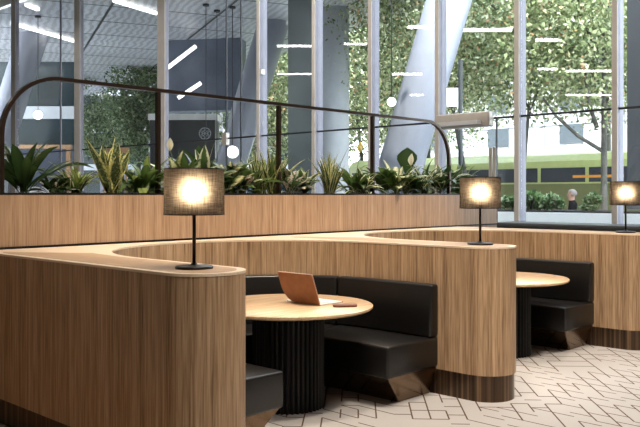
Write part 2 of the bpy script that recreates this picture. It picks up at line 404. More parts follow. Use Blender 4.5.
# glazing wall: bays between mullions
mull = [3.05, 4.72, 6.26, 7.75, 9.21, 10.62, 12.21, 15.61, 19.46, 23.2, 27.0]
for i, wy in enumerate(mull):
    wide = i in (7, 8, 9)
    if i == len(mull) - 1: break
    nm = 'door_1' if i == 2 else 'window_%d' % (i + 1)
    r = bpy.data.objects.new(nm, None); C.objects.link(r); r.location = (UW, wy, 0); struct(r)
    hw = 0.145 if wide else 0.036
    dp = 0.07 if wide else 0.185
    mb = MB().box(-0.03, dp, -hw, hw, 0, H)
    f = mb.build('mullion', M['alu'], r)
    MB().box(-0.045, -0.0301, -hw - 0.004, hw + 0.004, 0, H).build('mullion_face', M['mullion_face'], f)
    nxt = mull[i + 1]
    MB().box(0.035, 0.047, hw, nxt - wy - hw, 0.05, H).build('pane', M['glass'], r)
    MB().box(0.025, 0.06, hw, nxt - wy - hw, 2.745, 2.775).build('transom', M['joint'], r)
    MB().box(0.0, 0.09, hw, nxt - wy - hw, 0, 0.06).build('bottom_rail', M['alu'], r)
    if i == 2:
        w1 = nxt - wy
        op = MB().box(-0.16, 0.0, 0.42, w1 - 0.05, 2.62, 2.86).build('door_operator', M['steel'], r); bev(op, 0.02)
        MB().box(-0.30, -0.161, 0.55, w1 - 0.10, 2.66, 2.72).build('operator_arm', M['silver'], r)
        for yy in (0.36, 0.43):
            MB().tube([(-0.09, yy, 0.75), (-0.09, yy, 2.28)], 0.028, 10).build('pull_handle', M['steel'], r)
        MB().box(0.02, 0.06, 0.39, 0.405, 0.06, 2.75).build('leaf_edge', M['joint'], r)
    if i == 6:
        for yy in (0.62, 1.10): MB().box(0.025, 0.06, yy - 0.012, yy + 0.012, 0.06, H).build('glass_joint', M['joint'], r)
        MB().box(-0.02, 0.07, 1.04, 1.19, 2.62, 2.88).build('patch_fitting', M['steel'], r)
    if i == 5:
        MB().box(-0.02, 0.07, 1.50, 1.66, 4.02, 4.12).build('patch_fitting', M['silver'], r)
    if i == 8:
        MB().box(0.025, 0.06, 1.0, 1.06, 0.06, H).build('glass_joint', M['alu'], r)

# ------------------------------------------------------------------ booth dividers
P0, PER, TH, CW, RC = 2.565, 2.735, 0.45, 4.20, 1.14
YEND, YB = 3.29, 5.525
def arc(cx, cy, r, a0, a1, n): return [(cx + r * math.cos(a0 + (a1 - a0) * i / n), cy + r * math.sin(a0 + (a1 - a0) * i / n)) for i in range(n + 1)]

def divider_plan(left, right, off=0.0):
    """plan outline around the divider's own axis; off shrinks it"""
    h = TH / 2 - off
    R = RC + off; half = PER / 2
    p = arc(0, YEND, h, PI, 2 * PI, 24)                    # rounded end, left to right
    if right:
        p += arc(half, CW, R, PI, PI / 2, 28) + [(half - 0.0, YB - off)]
    else: p += [(h, YB - off)]
    if left:
        p += [(-half + 0.0, YB - off)] + arc(-half, CW, R, PI / 2, 0, 28)
    else: p += [(-h, YB - off)]
    return p

dlabels = ['oak divider under the largest lamp, with a dark left face',
           'oak divider between the two booths, rounded end standing on the patterned carpet',
           'oak divider farthest along the planter, behind the second booth near the windows']
for k in range(3):
    uc = P0 + PER * k
    r = thing('booth_divider', (uc, 0, 0), dlabels[k], 'booth divider', 'oak booth dividers along the planter')
    L, Rr = k > 0, k < 2
    MB().prism(divider_plan(L, Rr), 0.196, 1.138).build('body', M['veneer'], r)
    # smooth the curved ends of the body
    b_ = r.children[-1]; b_.data.polygons.foreach_set('use_smooth', [True] * len(b_.data.polygons)); e = b_.modifiers.new('flat_sides', 'EDGE_SPLIT'); e.split_angle = math.radians(40)
    cp = MB().prism(divider_plan(L, Rr, -0.002), 1.1381, 1.152).build('top_cap', M['cap'], r)
    kk = MB().prism(divider_plan(L, Rr, 0.012 if k else 0.06), 0.0, 0.1959).build('plinth', M['bronze'], r)
    kk.data.polygons.foreach_set('use_smooth', [True] * len(kk.data.polygons)); e = kk.modifiers.new('flat_sides', 'EDGE_SPLIT'); e.split_angle = math.radians(40)
    il = [(x, y) for x, y in arc(0, YEND, TH / 2 - 0.045, PI, 2 * PI, 20)] + [(TH / 2 - 0.045, 4.35), (TH / 2 + 0.0, 4.75), (-TH / 2 + 0.08, 5.28), (-TH / 2 + 0.05, 5.2)]
    MB().prism(il, 1.1521, 1.1532).build('top_inlay', M['inlay'], cp)

# ------------------------------------------------------------------ banquettes
SEAM = math.radians(17)
YS = 3.565
def upath(r, part, cx=0, yend=YS):
    """points on the U-shaped line of radius r for one of four cushions"""
    g = 0.004 / max(r, 0.2)
    if part == 0: return [(cx + r, yend), (cx + r, (yend + CW) / 2)] + arc(cx, CW, r, 0, SEAM - g, 6)
    if part == 1: return arc(cx, CW, r, SEAM + g, PI / 2 - g, 18)
    if part == 2: return arc(cx, CW, r, PI / 2 + g, PI - SEAM - g, 18)
    return arc(cx, CW, r, PI - SEAM + g, PI, 6) + [(cx - r, (yend + CW) / 2), (cx - r, yend)]
def ring(ro, ri, part, yend=YS): return upath(ro, part, 0, yend) + upath(ri, part, 0, yend)[::-1]

def make_banquette(uc, label):
    r = thing('banquette', (uc, 0, 0), label, 'booth seat', 'black leather banquettes')
    RO = RC - 0.006
    for q in range(4):
        o = MB().prism(ring(RO, 0.51, q), 0.218, 0.45).build('seat_cushion', M['leather'], r); bev(o, 0.022, 3)
        # backrest leans a little: top thinner than its foot
        top = ring(RO, 1.045, q); bot = ring(RO, 1.02, q)
        o = MB().prism(top, 0.452, 0.855, bot).build('backrest_cushion', M['leather'], r); bev(o, 0.02, 3)
    def full(ri, ye): return [p for q in range(4) for p in upath(ri, q, 0, ye)]
    outer = full(RO - 0.002, YS + 0.02); 
    topi = full(0.535, YS + 0.02)[::-1]; boti = full(0.75, YS + 0.09)[::-1]
    outb = full(RO - 0.002, YS + 0.09)
    n = len(outer)
    mb = MB()
    P1 = [(x, y, 0.217) for x, y in outer]; P2 = [(x, y, 0.217) for x, y in topi[::-1]]
    B1 = [(x, y, 0.0) for x, y in outb]; B2 = [(x, y, 0.0) for x, y in boti[::-1]]
    v = P1 + P2 + B1 + B2; fcs = []
    for i in range(n - 1):
        fcs += [(i, i + 1, n + i + 1, n + i), (2 * n + i, 3 * n + i, 3 * n + i + 1, 2 * n + i + 1), (n + i, n + i + 1, 3 * n + i + 1, 3 * n + i), (i, 2 * n + i, 2 * n + i + 1, i + 1)]
    fcs += [(0, n, 3 * n, 2 * n), (n - 1, 3 * n - 1, 4 * n - 1, 2 * n - 1)]
    mb.add(v, fcs).build('plinth', M['bronze_mirror'], r)
    return r
make_banquette(P0 + PER / 2, 'black leather curved booth seat around the table with the laptop')
make_banquette(P0 + PER * 1.5, 'black leather curved booth seat farther off, around the empty table')

# ------------------------------------------------------------------ tables
def make_table(cx, cy, R, label):
    r = thing('booth_table', (cx, cy, 0), label, 'table', 'round oak booth tables')
    t = MB().lathe([(0, 0.712), (R - 0.012, 0.712), (R, 0.722), (R, 0.735), (R - 0.006, 0.74), (0, 0.74)], 96).build('tabletop', M['table'], r)
    t.data.polygons.foreach_set('use_smooth', [True] * len(t.data.polygons)); e = t.modifiers.new('flat_sides', 'EDGE_SPLIT'); e.split_angle = math.radians(40)
    nr = 44; pl = []
    for i in range(nr):
        for j, rr in enumerate((0.246, 0.262, 0.265, 0.262, 0.246)):
            a = 2 * PI * (i + j / 5.0) / nr
            pl.append((rr * math.cos(a), rr * math.sin(a)))
    MB().prism(pl, 0.0, 0.7115).build('ribbed_pedestal', M['black'], r)
    return r
make_table(4.06, 4.19, 0.62, 'round oak table on a black ribbed drum, holding the open laptop')
make_table(6.83, 4.05, 0.62, 'round oak table with nothing on it, in the second booth')

# ------------------------------------------------------------------ laptop and pouch
lp = thing('laptop', (4.150, 3.953, 0.7402), 'open laptop in a tan leather cover on the round oak table', 'laptop')
bw, bd = 0.352, 0.235
o = MB().box(0, bd, 0, bw, 0.0, 0.012).build('base', M['silver'], lp); bev(o, 0.004)
mb = MB()
for i in range(5):
    for j in range(13):
        x0 = 0.035 + i * 0.021; y0 = 0.022 + j * 0.0238
        mb.box(x0, x0 + 0.017, y0, y0 + 0.02, 0.0121, 0.0145)
mb.build('keyboard', M['keys'], o)
MB().box(0.155, 0.222, 0.12, 0.235, 0.0121, 0.0128).build('trackpad', M['keys'], o)
MB().box(bd - 0.0, bd + 0.028, 0.02, 0.10, 0.0, 0.006).build('cover_tab', M['brown_leather'], lp)['label'] = 'brown leather tab'
# lid: outline in its own plane, hinge along Y
out_ = [(0, 0.0)] + [(0, bw - 0.09)]
lid2d = [(0.0, 0.004)] + [(bw - 0.105, 0.004)] + [(bw - 0.105 + 0.105 * math.sin(a), 0.134 - 0.13 * math.cos(a)) for a in [i * PI / 2 / 10 for i in range(1, 11)]] + [(bw, 0.235), (bw - 0.006, 0.241), (0.006, 0.241), (0.0, 0.235)]
def lid(th0, th1, inset=0.0):
    ti = math.radians(20); v = []; n = len(lid2d)
    cy = sum(p[0] for p in lid2d) / n; cz = sum(p[1] for p in lid2d) / n
    for th in (th0, th1):
        for y, z in lid2d:
            y = cy + (y - cy) * (1 - inset); z = cz + (z - cz) * (1 - inset)
            v.append((-math.sin(ti) * z + math.cos(ti) * th, y, math.cos(ti) * z + math.sin(ti) * th + 0.006))
    f = [tuple(range(n - 1, -1, -1)), tuple(range(n, 2 * n))] + [(i, (i + 1) % n, n + (i + 1) % n, n + i) for i in range(n)]
    return MB().add(v, f)
l_ = lid(-0.010, 0.0).build('lid_cover', M['tan_leather'], lp)
lid(0.0002, 0.006, 0.015).build('screen_shell', M['silver'], lp)
lid(0.0062, 0.0068, 0.10).build('screen', M['screen'], lp)
pz = at(345, 305, 5.70)
pp = []
for i in range(28):
    a = 2 * PI * i / 28
    c_, s_ = math.cos(a), math.sin(a)
    pp.append((0.088 * math.copysign(abs(c_) ** 0.6, c_), 0.042 * math.copysign(abs(s_) ** 0.6, s_)))
po = MB().prism(pp, 0.0, 0.017).build('pouch', M['brown_leather'], None)
po.location = (pz.x, pz.y, 0.7402); po.rotation_euler = (0, 0, math.radians(-38)); bev(po, 0.006, 3, 60)
tag(po, 'small flat brown leather pouch lying beside the laptop', 'pouch')

# ------------------------------------------------------------------ table lamps
def make_lamp():
    r = thing('table_lamp', (0, 0, 0), 'x', 'lamp', 'black table lamps on the dividers')
    o = MB().lathe([(0, 0), (0.098, 0), (0.1, 0.003), (0.1, 0.010), (0.094, 0.015), (0.02, 0.020), (0.014, 0.03), (0.0, 0.03)], 48).build('base', M['lampmetal'], r, True)
    MB().tube([(0, 0, 0.02), (0, 0, 0.40)], 0.0095, 16).build('stem', M['lampmetal'], r, True)
    z0, z1, R0, R1 = 0.285, 0.522, 0.159, 0.156
    n = 64
    v = []; f = []
    for i in range(n):
        a = 2 * PI * i / n
        v += [(R0 * math.cos(a), R0 * math.sin(a), z0), (R1 * math.cos(a), R1 * math.sin(a), z1)]
    for i in range(n):
        j = (i + 1) % n; f.append((2 * i, 2 * j, 2 * j + 1, 2 * i + 1))
    sh = obj('lamp_shade', v, f, M['shade'], r, True)
    for R, z in ((R0, z0), (R1, z1)):
        MB().lathe([(R - 0.002, z - 0.003), (R + 0.0025, z - 0.003), (R + 0.0025, z + 0.003), (R - 0.002, z + 0.003), (R - 0.002, z - 0.003)], 64).build('shade_rim', M['lampmetal'], sh)
    mb = MB()
    for a in (0, 2 * PI / 3, 4 * PI / 3): mb.tube([(0.012 * math.cos(a), 0.012 * math.sin(a), 0.5), (0.154 * math.cos(a), 0.154 * math.sin(a), 0.517)], 0.0025, 6)
    mb.build('shade_spider', M['lampmetal'], sh)
    MB().lathe([(0, 0.40), (0.02, 0.401), (0.02, 0.44), (0.0, 0.44)], 20).build('bulb_socket', M['lampmetal'], r)
    prof = [(0.0, 0.441)] + [(0.043 * math.sin(a), 0.405 - 0.0 - 0.043 * math.cos(a) + 0.0) for a in [PI * i / 12 for i in range(1, 12)]] + [(0, 0.448)]
    prof = [(max(0.0, 0.042 * math.sin(PI * i / 14)), 0.408 - 0.042 * math.cos(PI * i / 14)) for i in range(15)]
    MB().lathe(prof, 24).build('bulb', M['bulb'], r, True)
    return r
ll = ['lit linen shaded table lamp on the nearest divider, largest of the lamps',
      'lit linen shaded table lamp on the middle divider, before the glass door',
      'lit linen shaded table lamp on the far divider, smallest of the lamps']
lamp0 = make_lamp()
lpos = [(2.575, 3.37), (5.345, 3.37), (8.075, 3.36)]
for i, (x, y) in enumerate(lpos):
    r = lamp0 if i == 0 else copy_tree(lamp0)
    r.location = (x, y, 1.1535); r.rotation_euler = (0, 0, i * 0.7); r['label'] = ll[i]

# ------------------------------------------------------------------ planter, railing
pl = thing('planter', (0, 0, 0), 'long oak clad planter wall filled with a row of green plants', 'planter')
PY0, PY1, PX0, PX1 = 5.56, 6.04, 0.6, 9.22
MB().box(PX0, PX1, PY0, PY0 + 0.03, 0, EYE).build('front_panel', M['planter_veneer'], pl)
MB().box(PX0, PX1, PY1 - 0.03, PY1, 0, EYE).build('back_panel', M['planter_veneer'], pl)
MB().box(PX0, PX0 + 0.03, PY0 + 0.0301, PY1 - 0.0301, 0, EYE).build('end_panel', M['planter_veneer'], pl)
MB().box(PX1 - 0.03, PX1, PY0 + 0.0301, PY1 - 0.0301, 0, EYE).build('end_panel', M['planter_veneer'], pl)
mb = MB(); mb.box(PX0 + .002, PX1 - .002, PY0 + 0.004, PY0 + 0.022, EYE, EYE + 0.016); mb.box(PX0 + .002, PX1 - .002, PY1 - 0.022, PY1 - 0.004, EYE, EYE + 0.012)
mb.build('metal_rim', M['black'], pl)
MB().box(PX0, PX1, PY0 - 0.004, PY0 - 0.0002, 1.148, 1.167).build('shadow_strip', M['black'], pl)  # shade line above the dividers, painted in as a thin black strip
so = MB()
nx = 120
for i in range(nx):
    x0 = PX0 + 0.031 + (PX1 - PX0 - 0.062) * i / nx; x1 = PX0 + 0.031 + (PX1 - PX0 - 0.062) * (i + 1) / nx
    so.box(x0, x1, PY0 + 0.031, PY1 - 0.031, 1.2, 1.515 + rnd.uniform(0, 0.02))
so.build('soil', M['soil'], pl)

rl = thing('railing_frame', (2.60, 5.70, 1.53), 'dark bronze railing frame with rounded ends standing in the planter', 'railing')
def rail_path():
    R, z1, x1 = 0.46, 0.905, 5.72
    p = [(0, 0, 0), (0, 0, z1 - R)]
    p += [(R - R * math.cos(a), 0, z1 - R + R * math.sin(a)) for a in [PI / 2 * i / 12 for i in range(1, 13)]]
    p += [(x1 - R + R * math.sin(a), 0, z1 - R + R * math.cos(a)) for a in [PI / 2 * i / 12 for i in range(0, 13)]]
    p += [(x1, 0, 0)]
    return p
def flat_bar(path, wd, dp):
    """rectangular bar swept in the XZ plane"""
    pts = [Vector(p) for p in path]; v = []; k = len(pts)
    for i, p in enumerate(pts):
        d = (pts[min(i + 1, k - 1)] - pts[max(i - 1, 0)]).normalized()
        nn = Vector((-d.z, 0, d.x))
        for a, c in ((-1, -1), (1, -1), (1, 1), (-1, 1)): v.append(p + nn * a * wd / 2 + Vector((0, c * dp / 2, 0)))
    f = [(3, 2, 1, 0), tuple((k - 1) * 4 + j for j in range(4))]
    for i in range(k - 1):
        for j in range(4): f.append((i * 4 + j, i * 4 + (j + 1) % 4, (i + 1) * 4 + (j + 1) % 4, (i + 1) * 4 + j))
    return MB().add(v, f)
flat_bar(rail_path(), 0.029, 0.045).build('top_rail', M['rail'], rl)
for x in (1.37, 2.79, 4.23):
    MB().box(x - 0.014, x + 0.014, -0.022, 0.022, 0, 0.889).build('post', M['rail'], rl)

# ------------------------------------------------------------------ leaves and planter plants
def blade(V, Fc, UV, base, az, L, W, el, droop, belly=0.45, fold=0.25, twist=0.0, stem=0.0, n=8):
    """one leaf: a spine that starts at elevation el and bends down by droop (radians), three points across"""
    pos = Vector(base); b0 = len(V)
    h = Vector((math.cos(az), math.sin(az), 0)); sd = Vector((-math.sin(az), math.cos(az), 0))
    for i in range(n + 1):
        t = i / n
        e = el - droop * t * t
        d = h * math.cos(e) + Vector((0, 0, 1)) * math.sin(e)
        nr = -h * math.sin(e) + Vector((0, 0, 1)) * math.cos(e)
        if i: pos = pos + d * (L / n)
        if t < stem: w = 0.05
        else:
            q = (t - stem) / (1 - stem)
            w = (q / belly) ** 0.7 if q < belly else max(0.0, 1 - ((q - belly) / (1 - belly)) ** 1.8)
            w = max(w, 0.04)
        tw = twist * t
        s2 = sd * math.cos(tw) + nr * math.sin(tw); n2 = nr * math.cos(tw) - sd * math.sin(tw)
        hw = W / 2 * w
        V += [pos - s2 * hw + n2 * hw * fold, pos, pos + s2 * hw + n2 * hw * fold]
        UV += [(0, t), (0.5, t), (1, t)]
    for i in range(n):
        a = b0 + i * 3
        Fc += [(a, a + 1, a + 4, a + 3), (a + 1, a + 2, a + 5, a + 4)]

def leafmesh(name, V, Fc, UV, mat, parent=None, loc=None):
    me = bpy.data.meshes.new(name); me.from_pydata([tuple(v) for v in V], [], Fc)
    uvl = me.uv_layers.new(name='blade')
    idx = np.empty(len(me.loops), dtype=np.int32); me.loops.foreach_get('vertex_index', idx)
    uvl.data.foreach_set('uv', np.asarray(UV, dtype=np.float32)[idx].ravel())
    me.polygons.foreach_set('use_smooth', [True] * len(me.polygons)); me.materials.append(mat); me.update()
    o = bpy.data.objects.new(name, me); C.objects.link(o)
    if parent: o.parent = parent
    if loc: o.location = loc
    return o

def spathe(parent, base, tip, size, mat):
    """peace lily flower: stalk, hooded petal, spadix"""
    base, tip = Vector(base), Vector(tip)
    mid = (base + tip) / 2 + Vector((0.01, 0, 0.02))
    fl = MB().tube([base, mid, tip], 0.004, 6, 0.003).build('flower_stalk', M['stalk'], parent, True)
    V, Fc, UV = [], [], []
    blade(V, Fc, UV, tip - Vector((0, 0, 0.01)), -2.2, size, size * 0.5, 1.45, 0.35, 0.4, 0.55)
    leafmesh('flower', V, Fc, UV, mat, fl)
    MB().tube([tip, tip + Vector((-0.006, -0.012, size * 0.5))], 0.006, 8, 0.004).build('spadix', M['spadix'], fl, True)

TYPES = {
    # n, length, width, elevation, droop, belly, fold, stem, base spread
    'lily':   (20, (0.24, 0.46), (0.055, 0.085), (0.75, 1.5), (0.5, 1.5), 0.5, 0.3, 0.18, 0.03),
    'snake':  (15, (0.22, 0.47), (0.095, 0.125), (1.05, 1.5), (-0.25, 0.1), 0.45, 0.35, 0.0, 0.05),
    'bush':   (30, (0.12, 0.24), (0.05, 0.075), (0.3, 1.45), (0.5, 1.6), 0.45, 0.2, 0.3, 0.06),
    'strap':  (24, (0.20, 0.36), (0.018, 0.03), (0.8, 1.5), (0.6, 2.0), 0.35, 0.3, 0.0, 0.03),
    'rubber': (20, (0.20, 0.33), (0.08, 0.11), (0.6, 1.45), (0.3, 1.1), 0.5, 0.2, 0.15, 0.04),
    'spike':  (18, (0.18, 0.33), (0.022, 0.035), (1.0, 1.54), (0.0, 0.5), 0.3, 0.3, 0.0, 0.05),
    'calathea': (22, (0.15, 0.27), (0.08, 0.11), (0.4, 1.4), (0.5, 1.3), 0.5, 0.18, 0.35, 0.05),
}
def plant(name, px, top, typ, mats, Y, label, spread=1.0, n=None, seed=0, flowers=(), extra=()):
    Z = at_y(px, Y); p = at(px, HOR, Z); p.z = 1.525
    r = thing(name, p, label, 'plant', 'plants in the oak planter')
    hh = (EYE + (HOR - top) * Z / F - p.z) * (1.05 if typ in ('snake', 'lily', 'rubber') else 1.28)
    nn, Lr, Wr, El, Dr, be, fo, st, bs = TYPES[typ]
    nn = int((n or nn) * {'snake': 0.9, 'lily': 1.3, 'rubber': 1.5}.get(typ, 2.4))
    R = random.Random(seed * 31 + int(px))
    Lmax = hh / 0.95
    k = Lmax / Lr[1]
    parts = {}
    for i in range(nn):
        mt = mats[0] if (len(mats) == 1 or R.random() < 0.7) else mats[1]
        V, Fc, UV = parts.setdefault(mt, ([], [], []))
        az = 2 * PI * i / nn * 2.4 + R.uniform(-0.4, 0.4)
        el = R.uniform(*El)
        out_ = math.cos(el)
        L = R.uniform(*Lr) * k * (1.0 if el > 0.9 else spread)
        y_room = 0.13
        dr_ = R.uniform(*Dr)
        if abs(math.sin(az)) * L * (math.cos(el) + 0.35 * max(0, dr_)) > 0.42: el = min(1.5, el + 0.35)
        bx = (R.uniform(-bs, bs), R.uniform(-bs, bs) * 0.6, R.uniform(-0.01, 0.02))
        blade(V, Fc, UV, bx, az, L, R.uniform(*Wr) * {'snake': 1.2, 'spike': 1.2, 'strap': 1.2, 'lily': 1.1, 'rubber': 0.95}.get(typ, 0.88) * max(0.8, k ** 0.6), el, dr_, be, fo, R.uniform(-0.5, 0.5), st)
    for (ax, ay, W, mt) in extra:                       # single leaves the photo shows clearly
        tip = at(ax, ay, Z); d = tip - p
        V, Fc, UV = parts.setdefault(mt, ([], [], []))
        if W > 0.15:                                     # a big blade that stands facing the seats
            q = Vector((d.x + FX * 0.05, d.y + FY * 0.05, 0.0))
            blade(V, Fc, UV, q, math.atan2(-FY, -FX), d.z * 1.02, W, 1.45, 0.1, 0.6, 0.12, 0.0, 0.45, 12)
            continue
        horiz = math.hypot(d.x, d.y); L = d.length * 1.03
        blade(V, Fc, UV, (0, 0, 0), math.atan2(d.y, d.x), L, W, math.atan2(d.z, horiz) + 0.08, 0.2, 0.55, 0.15, 0.9 if W > 0.08 else 0.3, 0.3 if W > 0.08 else 0.0)
    first = True
    for mt, (V, Fc, UV) in parts.items():
        leafmesh('foliage', V, Fc, UV, M[mt], r)
    for (ax, ay, sz, mt) in flowers:
        tip = at(ax, ay, Z - 0.2) - p
        spathe(r, (0, 0, 0), tip, sz, M[mt])
    return r

G = 'leaf_'
PL = [
 ('peace_lily', 24, 133, 'lily', ['leaf_dark'], 5.82, 'tall dark leaved plant at the left end of the planter, inside the railing curve', 1.2, 26, [], [(42, 143, .05, 'leaf_dark'), (64, 155, .06, 'leaf_dark'), (6, 145, .05, 'leaf_dark')]),
 ('leafy_plant', 55, 172, 'bush', ['leaf_dark', 'leaf_pink'], 5.86, 'low dark bushy plant between the tall dark plant and the white mullion', 1, 26, [], []),
 ('strap_leaf_plant', 76, 164, 'strap', ['leaf_lime', 'leaf_edge'], 5.80, 'pale arching strap leaved plant just left of the yellow edged snake plant', 1.2, 22, [], []),
 ('snake_plant', 111, 138, 'snake', ['leaf_snake'], 5.84, 'snake plant with upright yellow edged leaves, tallest of the spiky plants', 1, 17, [], [(104, 140, .08, 'leaf_snake'), (95, 152, .07, 'leaf_snake'), (122, 140, .045, 'leaf_snake'), (131, 153, .06, 'leaf_snake')]),
 ('leafy_plant', 143, 160, 'bush', ['leaf_mid', 'leaf_lime'], 5.84, 'small light green bushy plant between the snake plant and railing post', 1, 30, [], []),
 ('dumb_cane', 181, 148, 'rubber', ['leaf_cream', 'leaf_mid'], 5.84, 'cream blotched leafy plant showing above the left part of the nearest lampshade', 1, 18, [(170, 150, .12, 'petal')], [(178, 150, .08, 'leaf_cream'), (173, 162, .07, 'leaf_cream')]),
 ('rubber_plant', 204, 142, 'rubber', ['leaf_dark', 'leaf_edge'], 5.82, 'dark glossy broad leaved plant above the right part of the nearest lampshade', 1, 22, [], [(214, 145, .07, 'leaf_cream'), (206, 142, .06, 'leaf_mid')]),
 ('variegated_plant', 226, 161, 'bush', ['leaf_cream', 'leaf_mid'], 5.86, 'fine variegated bushy plant at the right edge of the nearest lampshade', 1, 30, [], []),
 ('prayer_plant', 242, 164, 'calathea', ['leaf_mid', 'leaf_pink'], 5.80, 'thin stemmed plant with pinkish leaves below the white globe lamp', 1.1, 18, [], [(233, 163, .02, 'leaf_lime'), (250, 164, .02, 'leaf_lime')]),
 ('spiky_plant', 259, 162, 'spike', ['leaf_edge', 'leaf_lime'], 5.84, 'bright yellow green spiky plant with one tall spear, left of a railing post', 1.1, 26, [], [(252, 144, .04, 'leaf_snake')]),
 ('snake_plant', 272, 157, 'spike', ['leaf_snake', 'leaf_mid'], 5.80, 'dark upright spiky plant standing against the middle railing post', 1, 20, [], []),
 ('prayer_plant', 291, 168, 'calathea', ['leaf_pink', 'leaf_dark'], 5.80, 'plant with broad pink and white splashed leaves just right of the middle post', 1, 20, [], []),
 ('dumb_cane', 303, 164, 'rubber', ['leaf_edge', 'leaf_mid'], 5.86, 'broad leaved plant with yellow edges in front of the stone pier', 1, 20, [], []),
 ('croton_plant', 330, 161, 'spike', ['leaf_snake', 'leaf_edge'], 5.84, 'yellow striped upright plant with a long dark spear leaf to its right', 1, 26, [], [(350, 145, .03, 'leaf_dark')]),
 ('peace_lily', 352, 160, 'lily', ['leaf_mid', 'leaf_lime'], 5.86, 'light green plant with a single yellow flower on a tall stalk', 1, 18, [(360, 152, .13, 'petal_yellow')], []),
 ('variegated_plant', 362, 170, 'bush', ['leaf_edge', 'leaf_dark'], 5.80, 'low white edged plant at the foot of the right railing post', 1, 30, [], []),
 ('peace_lily', 384, 157, 'lily', ['leaf_dark', 'leaf_edge'], 5.84, 'dark pointed leaved plant just right of the right railing post', 1, 22, [], []),
 ('dumb_cane', 397, 163, 'calathea', ['leaf_cream', 'leaf_mid'], 5.78, 'cream splashed broad leaved plant left of the single big round leaf', 1, 18, [], []),
 ('giant_leaf_lily', 408, 166, 'bush', ['leaf_dark', 'leaf_edge'], 5.86, 'plant with one big round leaf and a small white flower', 1, 24, [(411, 165, .15, 'petal')], [(407, 148, .26, 'leaf_dark')]),
 ('strap_leaf_plant', 424, 163, 'strap', ['leaf_edge', 'leaf_dark'], 5.82, 'pale edged narrow leaved plant between the big round leaf and railing end', 1, 30, [], []),
 ('leafy_plant', 441, 166, 'bush', ['leaf_dark', 'leaf_edge'], 5.84, 'dark bushy plant at the foot of the right railing curve', 1, 26, [], []),
 ('rubber_plant', 459, 158, 'lily', ['leaf_dark', 'leaf_mid'], 5.84, 'dark leafy plant at the right end of the row, beside the middle lamp', 1, 20, [], [(465, 158, .07, 'leaf_dark'), (476, 174, .05, 'leaf_mid')]),
]
for i, (nm, px, top, typ, mats, Y, lab, spr, n, fl, ex) in enumerate(PL):
    plant(nm, px, top, typ, mats, Y, lab, spr, n, i, fl, ex)

# ------------------------------------------------------------------ counter along the glass at right
wc = thing('window_counter', (10.35, 1.5, 0), 'low dark grey counter along the glass behind the far lamp', 'counter')
o = MB().box(-0.2, 0.52, 0, 4.72, 1.09, 1.14).build('top', M['darkgrey'], wc); bev(o, 0.01)
MB().box(-0.12, 0.50, 0.05, 4.66, 0.0, 1.089).build('cabinet_body', M['darkgrey'], wc)

# ------------------------------------------------------------------ suspended tubes in the room (the glass mirrors them)
tz = 5.0
bars = [(464, 512, 30), (536, 558, 40), (566, 612, 71), (566, 612, 95), (538, 557, 69), (392, 422, 74), (344, 367, 44), (277, 312, 46), (277, 312, 74), (410, 424, 95), (408, 432, 27)]
for i, (a, c, y) in enumerate(bars):
    tz = 6.2 if i >= 6 and i < 9 else 5.0
    Z = F * (tz - EYE) / (HOR - y)
    A, B = at(a, HOR, Z), at(c, HOR, Z)
    A.x, B.x = 2 * (UW + 0.04) - A.x, 2 * (UW + 0.04) - B.x        # stands in the room at the mirrored side
    mid = (A + B) / 2; L = (B - A).length; an = math.atan2(B.y - A.y, B.x - A.x)
    r = thing('linear_lamp', (mid.x, mid.y, tz), 'slim lit tube lamp hung overhead, seen as a white bar in the glass', 'ceiling lamp', 'tube lamps mirrored in the glass', an)
    MB().box(-L / 2, L / 2, -0.045, 0.045, -0.03, 0.03).build('tube', M['tube'], r)
    MB().box(-L / 2, L / 2, -0.05, 0.05, 0.031, 0.07).build('housing', M['alu'], r)
    mb = MB()
    for x in (-L / 2 + 0.08, L / 2 - 0.08): MB().box(x - 0.003, x + 0.003, -0.003, 0.003, 0.071, H - tz).build('hanging_cable', M['joint'], r)

# ------------------------------------------------------------------ outside: ground, soffit, columns, walls
struct(MB().box(UW + 0.1, 70, -30, 80, -0.12, -0.02).build('ground', M['paving']))
struct(MB().box(20.3, 28.5, -30, 13.0, -0.0195, -0.01).build('road', M['asphalt']))
sp = [(11.25, 12.6), (19.42, 12.6), (20.0, 14.5), (21.2, 18.4), (22.9, 23.8), (24.5, 29), (24.5, 44), (11.25, 44)]
struct(MB().prism(sp, H, H + 0.35).build('soffit', M['soffit']))
# recessed strip lamps under the soffit
for i, (a, c, za) in enumerate([((12, 23), (75, 41), 7.37), ((-8, -2), (38, 9), 7.37), ((114, 0), (157, 13), 7.37)]):
    p, q = at(*a, F * (za - EYE) / (HOR - a[1])), at(*c, F * (za - EYE) / (HOR - c[1]))
    p.x = max(p.x, 11.4); q.x = max(q.x, 11.6)
    o = MB().tube([p, q], 0.085, 4).build('ceiling_strip_lamp', M['strip'])
    tag(o, ['lit white strip lamp on the soffit, ending at the leftmost wide mullion', 'short lit strip lamp in the top left corner of the view', 'lit strip lamp on the soffit between the two wide mullions'][i], 'ceiling lamp', 'strip lamps under the soffit')

for a, c, Zs, lab in [((166, 69), (196, 46), 29.2, 'upper white slanted tube lamp beside the slate wall, beyond the glass'), ((178, 98), (201, 83), 29.2, 'lower white slanted tube lamp beside the slate wall, beyond the glass')]:
    tag(MB().tube([at(*a, Zs), at(*c, Zs)], 0.07, 8).build('ceiling_tube_lamp', M['strip']), lab, 'wall lamp', 'slanted tube lamps in the lobby')

